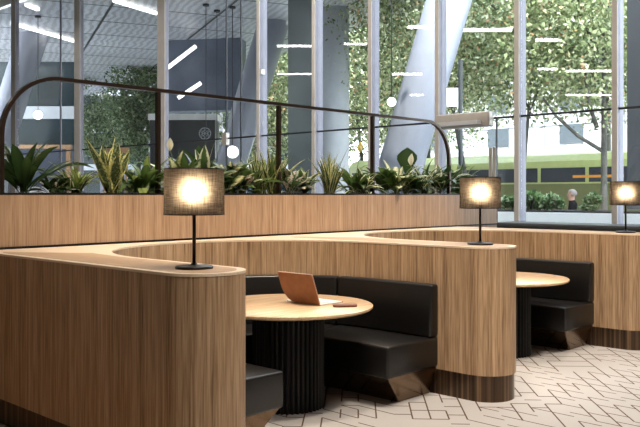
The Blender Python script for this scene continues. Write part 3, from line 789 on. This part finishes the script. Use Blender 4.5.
def column(pa, pb, Z, rad, name='column'):
    """round leaning column through two sight points at one depth, from the ground to the soffit"""
    A, B = at(*pa, Z), at(*pb, Z)
    d = (B - A) / (B.z - A.z)
    lo = A + d * (-0.02 - A.z); hi = A + d * (H + 2.6 - A.z)
    if H < 0: hi = A
    mb = MB(); n = 40
    v = []
    for P in (lo, hi):
        for j in range(n):
            a = 2 * PI * j / n; v.append((P.x + rad * math.cos(a), P.y + rad * math.sin(a), P.z))
    f = [(j, (j + 1) % n, n + (j + 1) % n, n + j) for j in range(n)] + [tuple(range(n - 1, -1, -1)), tuple(range(n, 2 * n))]
    return struct(mb.add(v, f).build(name, M['column'], None, True))
column((253, 91), (268.5, 40), 27.0, 0.55)
column((404, 155), (447.7, 4), 18.8, 0.55)
column((6, 120), (27, 55), 29.0, 0.55)

def slab(name, xa, xb, Z, z0, z1, th, mat, Zb=None):
    a, b = at(xa, HOR, Z), at(xb, HOR, Zb or Z)
    d = Vector((b.x - a.x, b.y - a.y, 0)).normalized(); nn = Vector((-d.y, d.x, 0))
    if nn.dot(Vector((FX, FY, 0))) < 0: nn = -nn
    poly = [(a.x, a.y), (b.x, b.y), (b.x + nn.x * th, b.y + nn.y * th), (a.x + nn.x * th, a.y + nn.y * th)]
    return MB().prism(poly, z0, z1).build(name, mat)
struct(slab('wall_pier', 288, 311.5, 22.0, -0.02, H - 0.001, 0.6, M['stone']))
c = at(335, HOR, 25.0)
struct(MB().lathe([(0.44, -0.02), (0.44, H - 0.001)], 40).build('pillar', M['concrete'], None, True, c.xyz * Vector((1, 1, 0)) if False else (c.x, c.y, 0)))
struct(slab('wall_outside', 627, 760, 15.6, 1.26, H, 0.3, M['charcoal'], 14.6))
# slate bulkhead and the charcoal block with a round emblem below it
struct(slab('wall_bulkhead', 160, 240, 30.2, 4.72, H - 0.001, 0.8, M['slate'], 29.6))
kz = at(190, 140, 28.0)
rc = thing('reception_block', (kz.x, kz.y, 0), 'charcoal clad block with a round pale emblem, behind the glass above the nearest lamp', 'building')
def loc_slab(name, xa, xb, Z, z0, z1, th, mat, parent):
    o = slab(name, xa, xb, Z, z0, z1, th, mat)
    for v in o.data.vertices: v.co -= Vector((parent.location.x, parent.location.y, 0))
    o.parent = parent; return o
loc_slab('wall_cladding', 150, 215, 28.0, -0.02, 4.18, 1.2, M['charcoal'], rc)
loc_slab('top_ledge', 148, 217, 27.95, 4.181, 4.4, 1.3, M['white'], rc)
ec = at(205, 133.5, 27.97) - Vector((kz.x, kz.y, 0))
mb = MB()
rot = Matrix.Translation(ec) @ Matrix(((RX, -FX, 0, 0), (RY, -FY, 0, 0), (0, 0, 1, 0), (0, 0, 0, 1)))
def ringxz(mb, r0, r1, n=36, a0=0, a1=2 * PI, cx=0, cz=0):
    v, f = [], []
    for i in range(n + 1):
        a = a0 + (a1 - a0) * i / n
        for r in (r0, r1):
            for y in (0.0, 0.02): v.append(rot @ Vector((cx + r * math.cos(a), y, cz + r * math.sin(a))))
    for i in range(n):
        b_ = i * 4; c_ = b_ + 4
        f += [(b_, c_, c_ + 2, b_ + 2), (b_ + 1, b_ + 3, c_ + 3, c_ + 1), (b_, b_ + 1, c_ + 1, c_), (b_ + 2, c_ + 2, c_ + 3, b_ + 3)]
    mb.add(v, f)
ringxz(mb, 0.20, 0.215); ringxz(mb, 0.09, 0.105)
for i in range(6):
    a = i * PI / 3; ringxz(mb, 0.085, 0.097, 16, cx=0.105 * math.cos(a), cz=0.105 * math.sin(a))
mb.build('emblem', M['concrete'], rc)

# shopfront at the far left: dark glass wall with a timber framed opening
sf = at(30, HOR, 31.0)
sh = thing('shopfront', (sf.x, sf.y, 0), 'dark shopfront with a pale timber frame, behind the glass at the far left', 'building')
loc_slab('dark_wall', -70, 74, 32.0, 3.55, 6.9, 0.4, M['darkglass'], sh)
loc_slab('band', -70, 74, 31.9, 4.6, 5.1, 0.09, M['concrete'], sh)
loc_slab('side_wall', -70, 8, 32.0, -0.02, 3.549, 0.4, M['charcoal'], sh)
loc_slab('frame_post', 11, 15, 31.8, -0.02, 3.4, 0.15, M['timber'], sh)
loc_slab('frame_post', 66, 70, 31.8, -0.02, 3.4, 0.15, M['timber'], sh)
loc_slab('frame_head', 8, 71, 31.78, 3.401, 3.549, 0.2, M['timber'], sh)
loc_slab('back_wall', 0, 78, 35.0, -0.02, 4.5, 0.2, M['slate'], sh)
loc_slab('white_shelf', 14, 64, 34.6, 1.2, 1.9, 0.3, M['white'], sh)  # plain white block inside the opening
# timber frame farther right and the dark mass behind
bb = at(120, HOR, 46.0)
bk = thing('glass_building', (bb.x, bb.y, 0), 'dark glass office building behind the trees, between the two wide mullions', 'building')
loc_slab('facade', -160, 300, 47.0, -0.02, 11, 0.5, M['darkglass'], bk)
for z in (3.0, 5.2, 7.4):
    loc_slab('floor_band', -160, 300, 46.9, z, z + 0.35, 0.09, M['concrete'], bk)
for x in range(-140, 300, 24):
    loc_slab('pier', x, x + 3, 46.85, -0.02, 11, 0.04, M['alu'], bk)
tf = at(116, HOR, 33.0)
tq = thing('timber_screen', (tf.x, tf.y, 0), 'plain timber frame standing behind the snake plant, beyond the glass', 'frame')
loc_slab('frame_post', 103, 105, 33.0, -0.02, 3.3, 0.12, M['timber'], tq)
loc_slab('frame_post', 125, 127, 33.0, -0.02, 3.3, 0.12, M['timber'], tq)
loc_slab('frame_head', 102, 128, 32.95, 3.301, 3.5, 0.2, M['timber'], tq)

# pendants beyond the glass
for i, (px, py, Z, lab) in enumerate([(232.5, 152, 24.7, 'round white globe pendant hanging just right of the nearest lamp'),
                                      (38, 115, 26.0, 'round white globe pendant at the far left, beyond the railing'),
                                      (391.5, 102, 15.8, 'round white globe pendant beside the leaning column'),
                                      (206, 182, 24.4, 'white globe pendant low behind the nearest lampshade, left one of the pair'),
                                      (217, 182, 25.2, 'white globe pendant low behind the nearest lampshade, right one of the pair')]):
    p = at(px, py, Z); rad = (6.2 if i == 0 else 4.6) * Z / F
    r = thing('globe_pendant', (p.x, p.y, p.z), lab, 'pendant lamp', 'white globe pendants')
    g = [(max(0, rad * math.sin(PI * j / 16)), -rad * math.cos(PI * j / 16)) for j in range(17)]
    MB().lathe(g, 28).build('globe', M['globe'], r, True)
    MB().tube([(0, 0, rad - 0.005), (0, 0, H - p.z - 0.03)], 0.012 if i else 0.016, 6).build('cable', M['joint'], r)
    MB().lathe([(0.0, H - p.z - 0.06), (0.10, H - p.z - 0.06), (0.10, H - p.z - 0.001), (0, H - p.z - 0.001)], 20).build('canopy', M['joint'], r)

# ------------------------------------------------------------------ outside: planting, bus, building, pole, person
def leafcloud(name, centre, radii, n, size, mat, parent, seed, hollow=0.35, flat=False):
    g = np.random.default_rng(seed)
    cl = g.normal(size=(max(10, n // 60), 3)); cl /= np.linalg.norm(cl, axis=1)[:, None]
    cl *= (hollow + (1 - hollow) * g.random((len(cl), 1)) ** 0.6)
    k = g.integers(0, len(cl), n)
    p = cl[k] + np.clip(g.normal(size=(n, 3)) * 0.15, -0.24, 0.24)
    p = p * np.array(radii) + np.array(centre)
    a = g.normal(size=(n, 3)); a /= np.linalg.norm(a, axis=1)[:, None]
    b = g.normal(size=(n, 3)); b -= (b * a).sum(1)[:, None] * a; b /= np.linalg.norm(b, axis=1)[:, None]
    s = (size * (0.6 + 0.8 * g.random((n, 1))))
    nn = np.cross(a, b)
    v = np.stack([p - a * s * 0.6, p + b * s * 0.33 + nn * s * 0.08, p + a * s * 0.6, p - b * s * 0.33 + nn * s * 0.08], 1).reshape(-1, 3)
    f = np.arange(4 * n).reshape(-1, 4)
    uv = np.tile(np.array([(0.5, 0), (1, 0.5), (0.5, 1), (0, 0.5)]), (n, 1))
    return leafmesh(name, v.tolist(), f.tolist(), uv.tolist(), M[mat], parent)

def tree(px, Z, zc, rad, n, label, name='street_tree', trunk_r=0.16, lean=(0, 0), leaf='tree_leaf', size=0.2, branches=(), seed=1, base_z=-0.02):
    p = at(px, HOR, Z)
    r = thing(name, (p.x, p.y, base_z), label, 'tree', 'trees beyond the glass')
    g = random.Random(seed)
    top = Vector((lean[0], lean[1], zc))
    tp = [Vector((0, 0, 0)), Vector((lean[0] * 0.25, lean[1] * 0.25, zc * 0.35)), Vector((lean[0] * 0.6, lean[1] * 0.6, zc * 0.7)), top]
    mb = MB().tube(tp, trunk_r, 10, trunk_r * 0.55)
    for k in range(6):
        a = g.uniform(0, 2 * PI); h0 = g.uniform(0.6, 0.95); b0 = Vector((lean[0] * h0, lean[1] * h0, zc * h0))
        e = Vector((math.cos(a) * rad[0] * 0.7, math.sin(a) * rad[1] * 0.7, zc + g.uniform(-0.2, 0.6) * rad[2]))
        mb.tube([b0, (b0 + e) / 2 + Vector((0, 0, 0.25)), e], trunk_r * 0.4, 7, 0.02)
    for pts, r0, r1 in branches:
        mb.tube([q - Vector((p.x, p.y, base_z)) for q in pts], r0, 8, r1)
    mb.build('trunk', M['bark'], r, True)
    leafcloud('crown', (lean[0], lean[1], zc), rad, int(n * 3.2), size * 0.56, leaf, r, seed)
    return r
Zt = 21.0
tree(604, Zt, 6.2, (2.5, 2.5, 2.6), 5200, 'street tree with a thick trunk and low slanting branch, beside the far lamp', trunk_r=0.095, seed=11,
     branches=[([at(604, 152, Zt), at(578, 136, Zt), at(556, 116, Zt), at(543, 98, Zt)], 0.055, 0.03), ([at(597, 128, Zt), at(588, 100, Zt), at(585, 70, Zt)], 0.06, 0.03)])
tree(519, 22.5, 6.4, (3.0, 3.0, 2.4), 5200, 'leafy street tree filling the glass above the bus, slim trunk', trunk_r=0.06, seed=12, lean=(0.37, -0.38))
tree(474, 24.5, 6.9, (3.0, 3.0, 2.9), 4800, 'street tree with a slim pale leaning trunk behind the door operator', trunk_r=0.08, lean=(-0.9, 0.9), seed=13)
tree(428, 34.0, 7.0, (3.4, 3.4, 3.6), 5200, 'leafy tree seen behind the nearer leaning column', seed=14, trunk_r=0.14, size=0.24)
tree(368, 34.0, 6.6, (3.3, 3.3, 3.3), 5200, 'leafy tree seen right of the pale round pillar', seed=15, trunk_r=0.1, size=0.24, lean=(-0.4, 0.6))
tree(312, 40.0, 7.5, (3.6, 3.6, 4.2), 5200, 'leafy tree seen behind the stone pier and pale pillar', seed=16, trunk_r=0.14, size=0.27)
tree(258, 40.0, 7.6, (3.0, 3.0, 4.4), 4400, 'leafy tree seen behind the farther leaning column', seed=17, trunk_r=0.14, size=0.27)
tree(519, 31.0, 8.6, (4.2, 4.2, 3.4), 5200, 'tall tree farther back above the white building', seed=18, trunk_r=0.16, size=0.24)
tree(607, 27.0, 8.2, (3.8, 3.8, 3.2), 4600, 'tall tree beyond the bus, behind the thick trunked street tree', seed=19, trunk_r=0.16, size=0.24)
tree(139, 37.0, 5.8, (1.5, 1.5, 3.0), 3000, 'dim tree seen left of the railing post between the wide mullions', leaf='dim_leaf', seed=20, trunk_r=0.12, size=0.24)
tree(108, 41.0, 4.9, (2.2, 2.2, 1.7), 2400, 'low dim tree seen above the snake plant', leaf='dim_leaf', seed=21, trunk_r=0.1, size=0.24)
tree(46, 40.0, 7.6, (2.4, 2.4, 1.4), 1500, 'dim tree top seen above the dark shopfront', leaf='dim_leaf', seed=22, trunk_r=0.1, size=0.22)

# raised bed with shrubs outside the glass
pb = at(560, HOR, 15.5)
bed = thing('raised_bed', (13.4, 6.3, 0), 'pale concrete raised bed of shrubs just outside the glass', 'raised bed')
MB().box(0, 1.4, -5.0, 3.2, -0.02, 1.22).build('concrete_wall', M['bedwhite'], bed)
MB().box(0.08, 1.32, -4.92, 3.12, 1.2201, 1.25).build('earth', M['soil'], bed)
for i, (px, top, w, lab) in enumerate([(492, 197, 14, 'green shrub outside the glass, just right of the middle lampshade'),
                                (531, 188, 15, 'green shrub outside the glass, left of the grey haired person'),
                                (551, 195, 14, 'low green shrub outside, next to the grey haired person'),
                                (591, 193, 13, 'green shrub outside the glass, right of the grey haired person'),
                                (512, 196, 12, 'green shrub outside hidden partly by the wide mullion right of the middle lamp')]):
    d = (px - 320) / F; Z = (14.0) / (RX * d + FX)
    p = at(px, HOR, Z); p.z = 1.25
    zt = EYE + (HOR - top) * Z / F
    r = thing('shrub', p, lab, 'shrub', 'shrubs outside the glass')
    hh = (zt - 1.25)
    leafcloud('foliage', (0, 0, hh * 0.5), (w * Z / F, w * Z / F, hh * 0.55), 700, 0.11, 'shrub_leaf', r, 40 + i, 0.1)
    mb = MB()
    for k in range(5):
        a = k * 1.3; mb.tube([(0, 0, 0), (0.1 * math.cos(a), 0.1 * math.sin(a), hh * 0.7)], 0.01, 5)
    mb.build('stems', M['bark'], r)

# bus standing in the street
bus = thing('bus', (23.2, 9.0, -0.01), 'lime green single deck bus in the street beyond the shrubs', 'bus')
bl, bwid = 11.6, 2.5
def sec(off=0.0):
    return None
pr = [(0, 0.35), (0, 2.25), (0.06, 2.62), (0.25, 2.82), (0.6, 2.90), (bwid - 0.6, 2.90), (bwid - 0.25, 2.82), (bwid - 0.06, 2.62), (bwid, 2.25), (bwid, 0.35)]
v = [(x, 0, z) for x, z in pr] + [(x, bl, z) for x, z in pr]; n = len(pr)
o = obj('bus_body', v, [tuple(range(n)), tuple(range(2 * n - 1, n - 1, -1))] + [(i, n + i, n + (i + 1) % n, (i + 1) % n) for i in range(n)], M['busgreen'], bus)
MB().box(-0.012, -0.001, 0.05, bl - 0.05, 0.36, 1.90).build('lower_panel', M['busolive'], bus)
MB().box(-0.03, -0.0125, 0.0, bl, 0.30, 0.75).build('skirt', M['busdark'], bus)
for i in range(7):
    y0 = 0.3 + i * 1.6
    MB().box(-0.016, -0.001, y0, y0 + 1.48, 1.95, 2.40).build('window', M['busglass'], bus)
MB().box(-0.02, -0.013, 0.7, 2.3, 2.08, 2.16).build('amber_stripe', M['orange'], bus)
for y in (2.2, 8.9):
    wv = []
    mb = MB()
    prof = [(0.0, -0.13), (0.42, -0.13), (0.48, -0.08), (0.48, 0.08), (0.42, 0.13), (0.0, 0.13)]
    mb.lathe(prof, 28)
    mb.v = [(z + 0.1, y + a, b + 0.48) for a, b, z in mb.v]
    w_ = mb.build('wheel', M['rubber'], bus)
    hb = MB().lathe([(0.0, -0.14), (0.22, -0.14), (0.24, -0.12), (0.24, 0.0), (0, 0.0)], 20)
    hb.v = [(z + 0.1, y + a, b + 0.48) for a, b, z in hb.v]
    hb.build('hub', M['silver'], w_)
MB().box(-0.02, 0.6, -0.04, -0.001, 1.2, 2.4).build('rear_window', M['busglass'], bus)

# white building across the street
wb = thing('street_building', (36, 0, 0), 'white stone building across the street behind the bus', 'building')
MB().box(0, 6, -6, 30, -0.02, 9).build('facade', M['facade'], wb)
for y in (9.4, 13.2, 17.0, 21.0, 25.0):
    for z in (3.9, 5.6):
        w_ = MB().box(-0.06, -0.001, y, y + 1.2, z + 0.15, z + 1.05).build('window', M['facadeglass'], wb)
mb = MB()
for y in range(-5, 30, 2): mb.box(-0.008, -0.001, y, y + 0.04, 0, 9)
for z in (1.8, 3.2, 4.9, 6.3): mb.box(-0.009, -0.0005, -6, 30, z, z + 0.05)
mb.build('panel_joints', M['alu'], wb)

# street pole with a small white sign
pp_ = at(460.5, HOR, 17.0)
sg = thing('street_pole', (pp_.x, pp_.y, -0.02), 'grey street pole with a small white sign, seen through the glass door', 'pole')
MB().tube([(0, 0, 0), (0, 0, 4.45)], 0.048, 12).build('pole', M['polegrey'], sg)
rs = Matrix(((RX, -FX, 0, 0), (RY, -FY, 0, 0), (0, 0, 1, 0), (0, 0, 0, 1)))
MB().box(-0.30, -0.05, -0.01, 0.01, 3.45, 3.85, rs).build('sign_plate', M['concrete'], sg)

# person outside
def person():
    p = at(572, HOR, 18.2)
    r = thing('person', (p.x, p.y, -0.02), 'grey haired person in a black top standing outside behind the shrubs', 'person', rotz=math.radians(200))
    J = {'pel': (0, 0, .93), 'wst': (0, 0, 1.06), 'chs': (0, .01, 1.27), 'nck': (0, .01, 1.42), 'hd0': (0, -.01, 1.50), 'hd1': (0, -.015, 1.60), 'hd2': (0, -.005, 1.66)}
    rad = {'pel': (.16, .11), 'wst': (.14, .10), 'chs': (.17, .11), 'nck': (.055, .055), 'hd0': (.065, .075), 'hd1': (.078, .095), 'hd2': (.05, .06)}
    E = [('pel', 'wst'), ('wst', 'chs'), ('chs', 'nck'), ('nck', 'hd0'), ('hd0', 'hd1'), ('hd1', 'hd2')]
    for s_, g in ((-1, 'l'), (1, 'r')):
        for k, c_, q in (('hip', (s_ * .09, 0, .86), .09), ('kne', (s_ * .10, -.01, .48), .06), ('ank', (s_ * .10, .02, .09), .04), ('toe', (s_ * .11, -.13, .035), .035),
                         ('sho', (s_ * .18, .01, 1.37), .06), ('elb', (s_ * .23, .03, 1.10), .045), ('wri', (s_ * .22, -.06, .87), .032), ('pal', (s_ * .22, -.08, .80), .032)):
            J[k + g] = c_; rad[k + g] = (q, q)
        E += [('pel', 'hip' + g), ('hip' + g, 'kne' + g), ('kne' + g, 'ank' + g), ('ank' + g, 'toe' + g), ('chs', 'sho' + g), ('sho' + g, 'elb' + g), ('elb' + g, 'wri' + g), ('wri' + g, 'pal' + g)]
        for fi in range(4):
            a, b_ = 'fa%d' % fi + g, 'fb%d' % fi + g
            y = -.055 - fi * .017; ln = (.035, .045, .042, .03)[fi]
            J[a] = (s_ * .22, y, .75); J[b_] = (s_ * .212, y - .012, .75 - ln); rad[a] = (.009, .009); rad[b_] = (.007, .007)
            E += [('pal' + g, a), (a, b_)]
        J['th' + g] = (s_ * .20, -.04, .775); J['tt' + g] = (s_ * .188, -.055, .74); rad['th' + g] = (.010, .010); rad['tt' + g] = (.008, .008)
        E += [('pal' + g, 'th' + g), ('th' + g, 'tt' + g)]
    ks = list(J); me = bpy.data.meshes.new('body'); me.from_pydata([J[k] for k in ks], [(ks.index(a), ks.index(b_)) for a, b_ in E], [])
    o = bpy.data.objects.new('body', me); C.objects.link(o)
    o.modifiers.new('skin', 'SKIN')
    sv = me.skin_vertices[0].data
    for i, k in enumerate(ks): sv[i].radius = rad[k]
    sv[0].use_root = True
    sb = o.modifiers.new('sub', 'SUBSURF'); sb.levels = 2; sb.render_levels = 2
    dg = bpy.context.evaluated_depsgraph_get(); dg.update()
    m2 = bpy.data.meshes.new_from_object(o.evaluated_get(dg))
    bpy.data.objects.remove(o)
    for q in ('skin', 'blackcloth', 'navycloth'): m2.materials.append(M[q])
    for pg in m2.polygons:
        c_ = pg.center
        pg.material_index = 0 if (c_.z > 1.44 or (c_.z < .88 and abs(c_.x) > .165)) else (1 if c_.z > .95 or abs(c_.x) > .165 or c_.z < 0.09 else 2)
        pg.use_smooth = True
    b_ = bpy.data.objects.new('body', m2); C.objects.link(b_); b_.parent = r
    # hair cap, open towards the face (-Y)
    V, Fc = [], []
    na, nb = 20, 9
    for j in range(nb):
        for i in range(na):
            th = (j + 0.3) / (nb - 1) * 1.9; a = 2 * PI * i / na
            if math.sin(a) < -0.2: th *= 0.55
            V.append((0.092 * math.sin(th) * math.cos(a), 0.005 + 0.108 * math.sin(th) * math.sin(a), 1.595 + 0.10 * math.cos(th)))
    for j in range(nb - 1):
        for i in range(na): Fc.append((j * na + i, j * na + (i + 1) % na, (j + 1) * na + (i + 1) % na, (j + 1) * na + i))
    Fc.append(tuple(range(na)))
    obj('hair', V, Fc, M['greyhair'], r, True)
    mb = MB()
    mb.tube([(0, -.10, 1.585), (0, -.122, 1.55), (0, -.10, 1.545)], .010, 8, .014)
    for s_ in (-1, 1): mb.tube([(s_ * .085, .0, 1.60), (s_ * .095, .012, 1.575), (s_ * .085, .005, 1.545)], .013, 6, .009)
    mb.build('nose_and_ears', M['skin'], r, True)
    mb = MB()
    for s_ in (-1, 1): mb.tube([(s_ * .034 - .008, -.094, 1.59), (s_ * .034 + .008, -.094, 1.59)], .006, 6)
    mb.tube([(-.024, -.092, 1.515), (.024, -.092, 1.515)], .005, 6)
    mb.build('eyes_and_mouth', M['brown_leather'], r, True)
person()

# ------------------------------------------------------------------ light
sc = bpy.context.scene
w = bpy.data.worlds.new('sky'); sc.world = w; w.use_nodes = True
nt = w.node_tree; nt.nodes.clear()
out = nt.nodes.new('ShaderNodeOutputWorld'); bg = nt.nodes.new('ShaderNodeBackground')
tc = nt.nodes.new('ShaderNodeTexCoord'); sx = nt.nodes.new('ShaderNodeSeparateXYZ'); nt.links.new(tc.outputs['Generated'], sx.inputs[0])
rp = nt.nodes.new('ShaderNodeValToRGB'); rp.color_ramp.elements[0].position = 0.0; rp.color_ramp.elements[0].color = (0.90, 0.94, 1.0, 1)
rp.color_ramp.elements[1].position = 0.8; rp.color_ramp.elements[1].color = (0.72, 0.84, 1.0, 1)
nt.links.new(sx.outputs[2], rp.inputs[0]); nt.links.new(rp.outputs[0], bg.inputs[0]); bg.inputs[1].default_value = 5.5
nt.links.new(bg.outputs[0], out.inputs[0])

def sun(rot, e, ang):
    l = bpy.data.lights.new('sun', 'SUN'); l.energy = e; l.angle = ang; l.color = (1, 0.96, 0.88)
    o = bpy.data.objects.new('sun', l); C.objects.link(o); o.rotation_euler = rot
d = Vector((0.55, 0.35, -0.85))         # from over the building's roof towards the street
sun(d.to_track_quat('-Z', 'Y').to_euler(), 9.0, 0.03)

def spot(loc, target, watts, size=1.2, blend=0.6, rad=0.15, col=(1, 0.86, 0.70)):
    l = bpy.data.lights.new('unseen_spot', 'SPOT'); l.energy = watts; l.spot_size = size; l.spot_blend = blend; l.shadow_soft_size = rad; l.color = col
    o = bpy.data.objects.new('unseen_spot', l); C.objects.link(o); o.location = loc
    o.rotation_euler = (Vector(target) - Vector(loc)).to_track_quat('-Z', 'Y').to_euler()
def area(loc, target, watts, sx_, sy_, col=(1, 0.9, 0.78)):
    l = bpy.data.lights.new('unseen_fill_panel', 'AREA'); l.shape = 'RECTANGLE'; l.size = sx_; l.size_y = sy_; l.energy = watts; l.color = col
    o = bpy.data.objects.new('unseen_fill_panel', l); C.objects.link(o); o.location = loc
    o.rotation_euler = (Vector(target) - Vector(loc)).to_track_quat('-Z', 'Y').to_euler()
# downlights over the booths and the aisle, washers on the planter front, added unseen fill
spot((3.4, 2.9, 6.9), (4.35, 4.3, 0.6), 900, 0.7)
spot((6.2, 2.9, 6.9), (7.05, 4.3, 0.6), 800, 0.7)
spot((4.0, 1.2, 6.9), (5.2, 2.6, 0.0), 900, 0.75)
spot((6.6, 0.8, 6.9), (7.4, 2.0, 0.0), 900, 0.8)
spot((3.6, 3.2, 6.9), (3.9, 5.56, 1.6), 330, 0.75)
spot((6.4, 3.2, 6.9), (6.7, 5.56, 1.6), 330, 0.75)
spot((3.6, 3.0, 6.9), (3.4, 5.9, 1.9), 380, 0.45, col=(1, 0.93, 0.82))  # unseen spots added to brighten the plants
spot((6.2, 3.0, 6.9), (6.2, 5.9, 1.9), 380, 0.45, col=(1, 0.93, 0.82))
for wy in (12.2, 15.6, 19.5): spot((6.5, wy - 3.0, 7.0), (11.0, wy, 3.8), 330, 0.8, col=(1, 0.97, 0.94))  # unseen spots added to lighten the left-hand mullions
spot((2.75, 0.4, 6.9), (2.65, 3.05, 0.7), 520, 0.32)  # unseen spot added to brighten the near divider's rounded end
area((7.5, 8.5, 7.2), (7.5, 8.5, 0), 300, 5, 9)  # unseen fill added to raise the light around the mullions
area((3.0, 1.0, 7.2), (3.0, 1.0, 0), 260, 5, 2)

# ------------------------------------------------------------------ camera
cam = bpy.data.cameras.new('camera'); co = bpy.data.objects.new('camera', cam); C.objects.link(co)
co.location = (0, 0, EYE)
co.rotation_euler = (PI / 2, 0, math.atan2(-FX, FY))
cam.sensor_width = 36; cam.lens = F * 36 / 640; cam.shift_y = -(213.5 - HOR) / 640.0
cam.clip_start = 0.05; cam.clip_end = 300
sc.camera = co
vs = sc.view_settings
vs.view_transform = 'Standard'; vs.look = 'None'; vs.gamma = 1; vs.use_curve_mapping = False; vs.exposure = 0.35
sc.cycles.use_denoising = True
sc.cycles.max_bounces = 8; sc.cycles.transparent_max_bounces = 16
sc.cycles.sample_clamp_indirect = 6
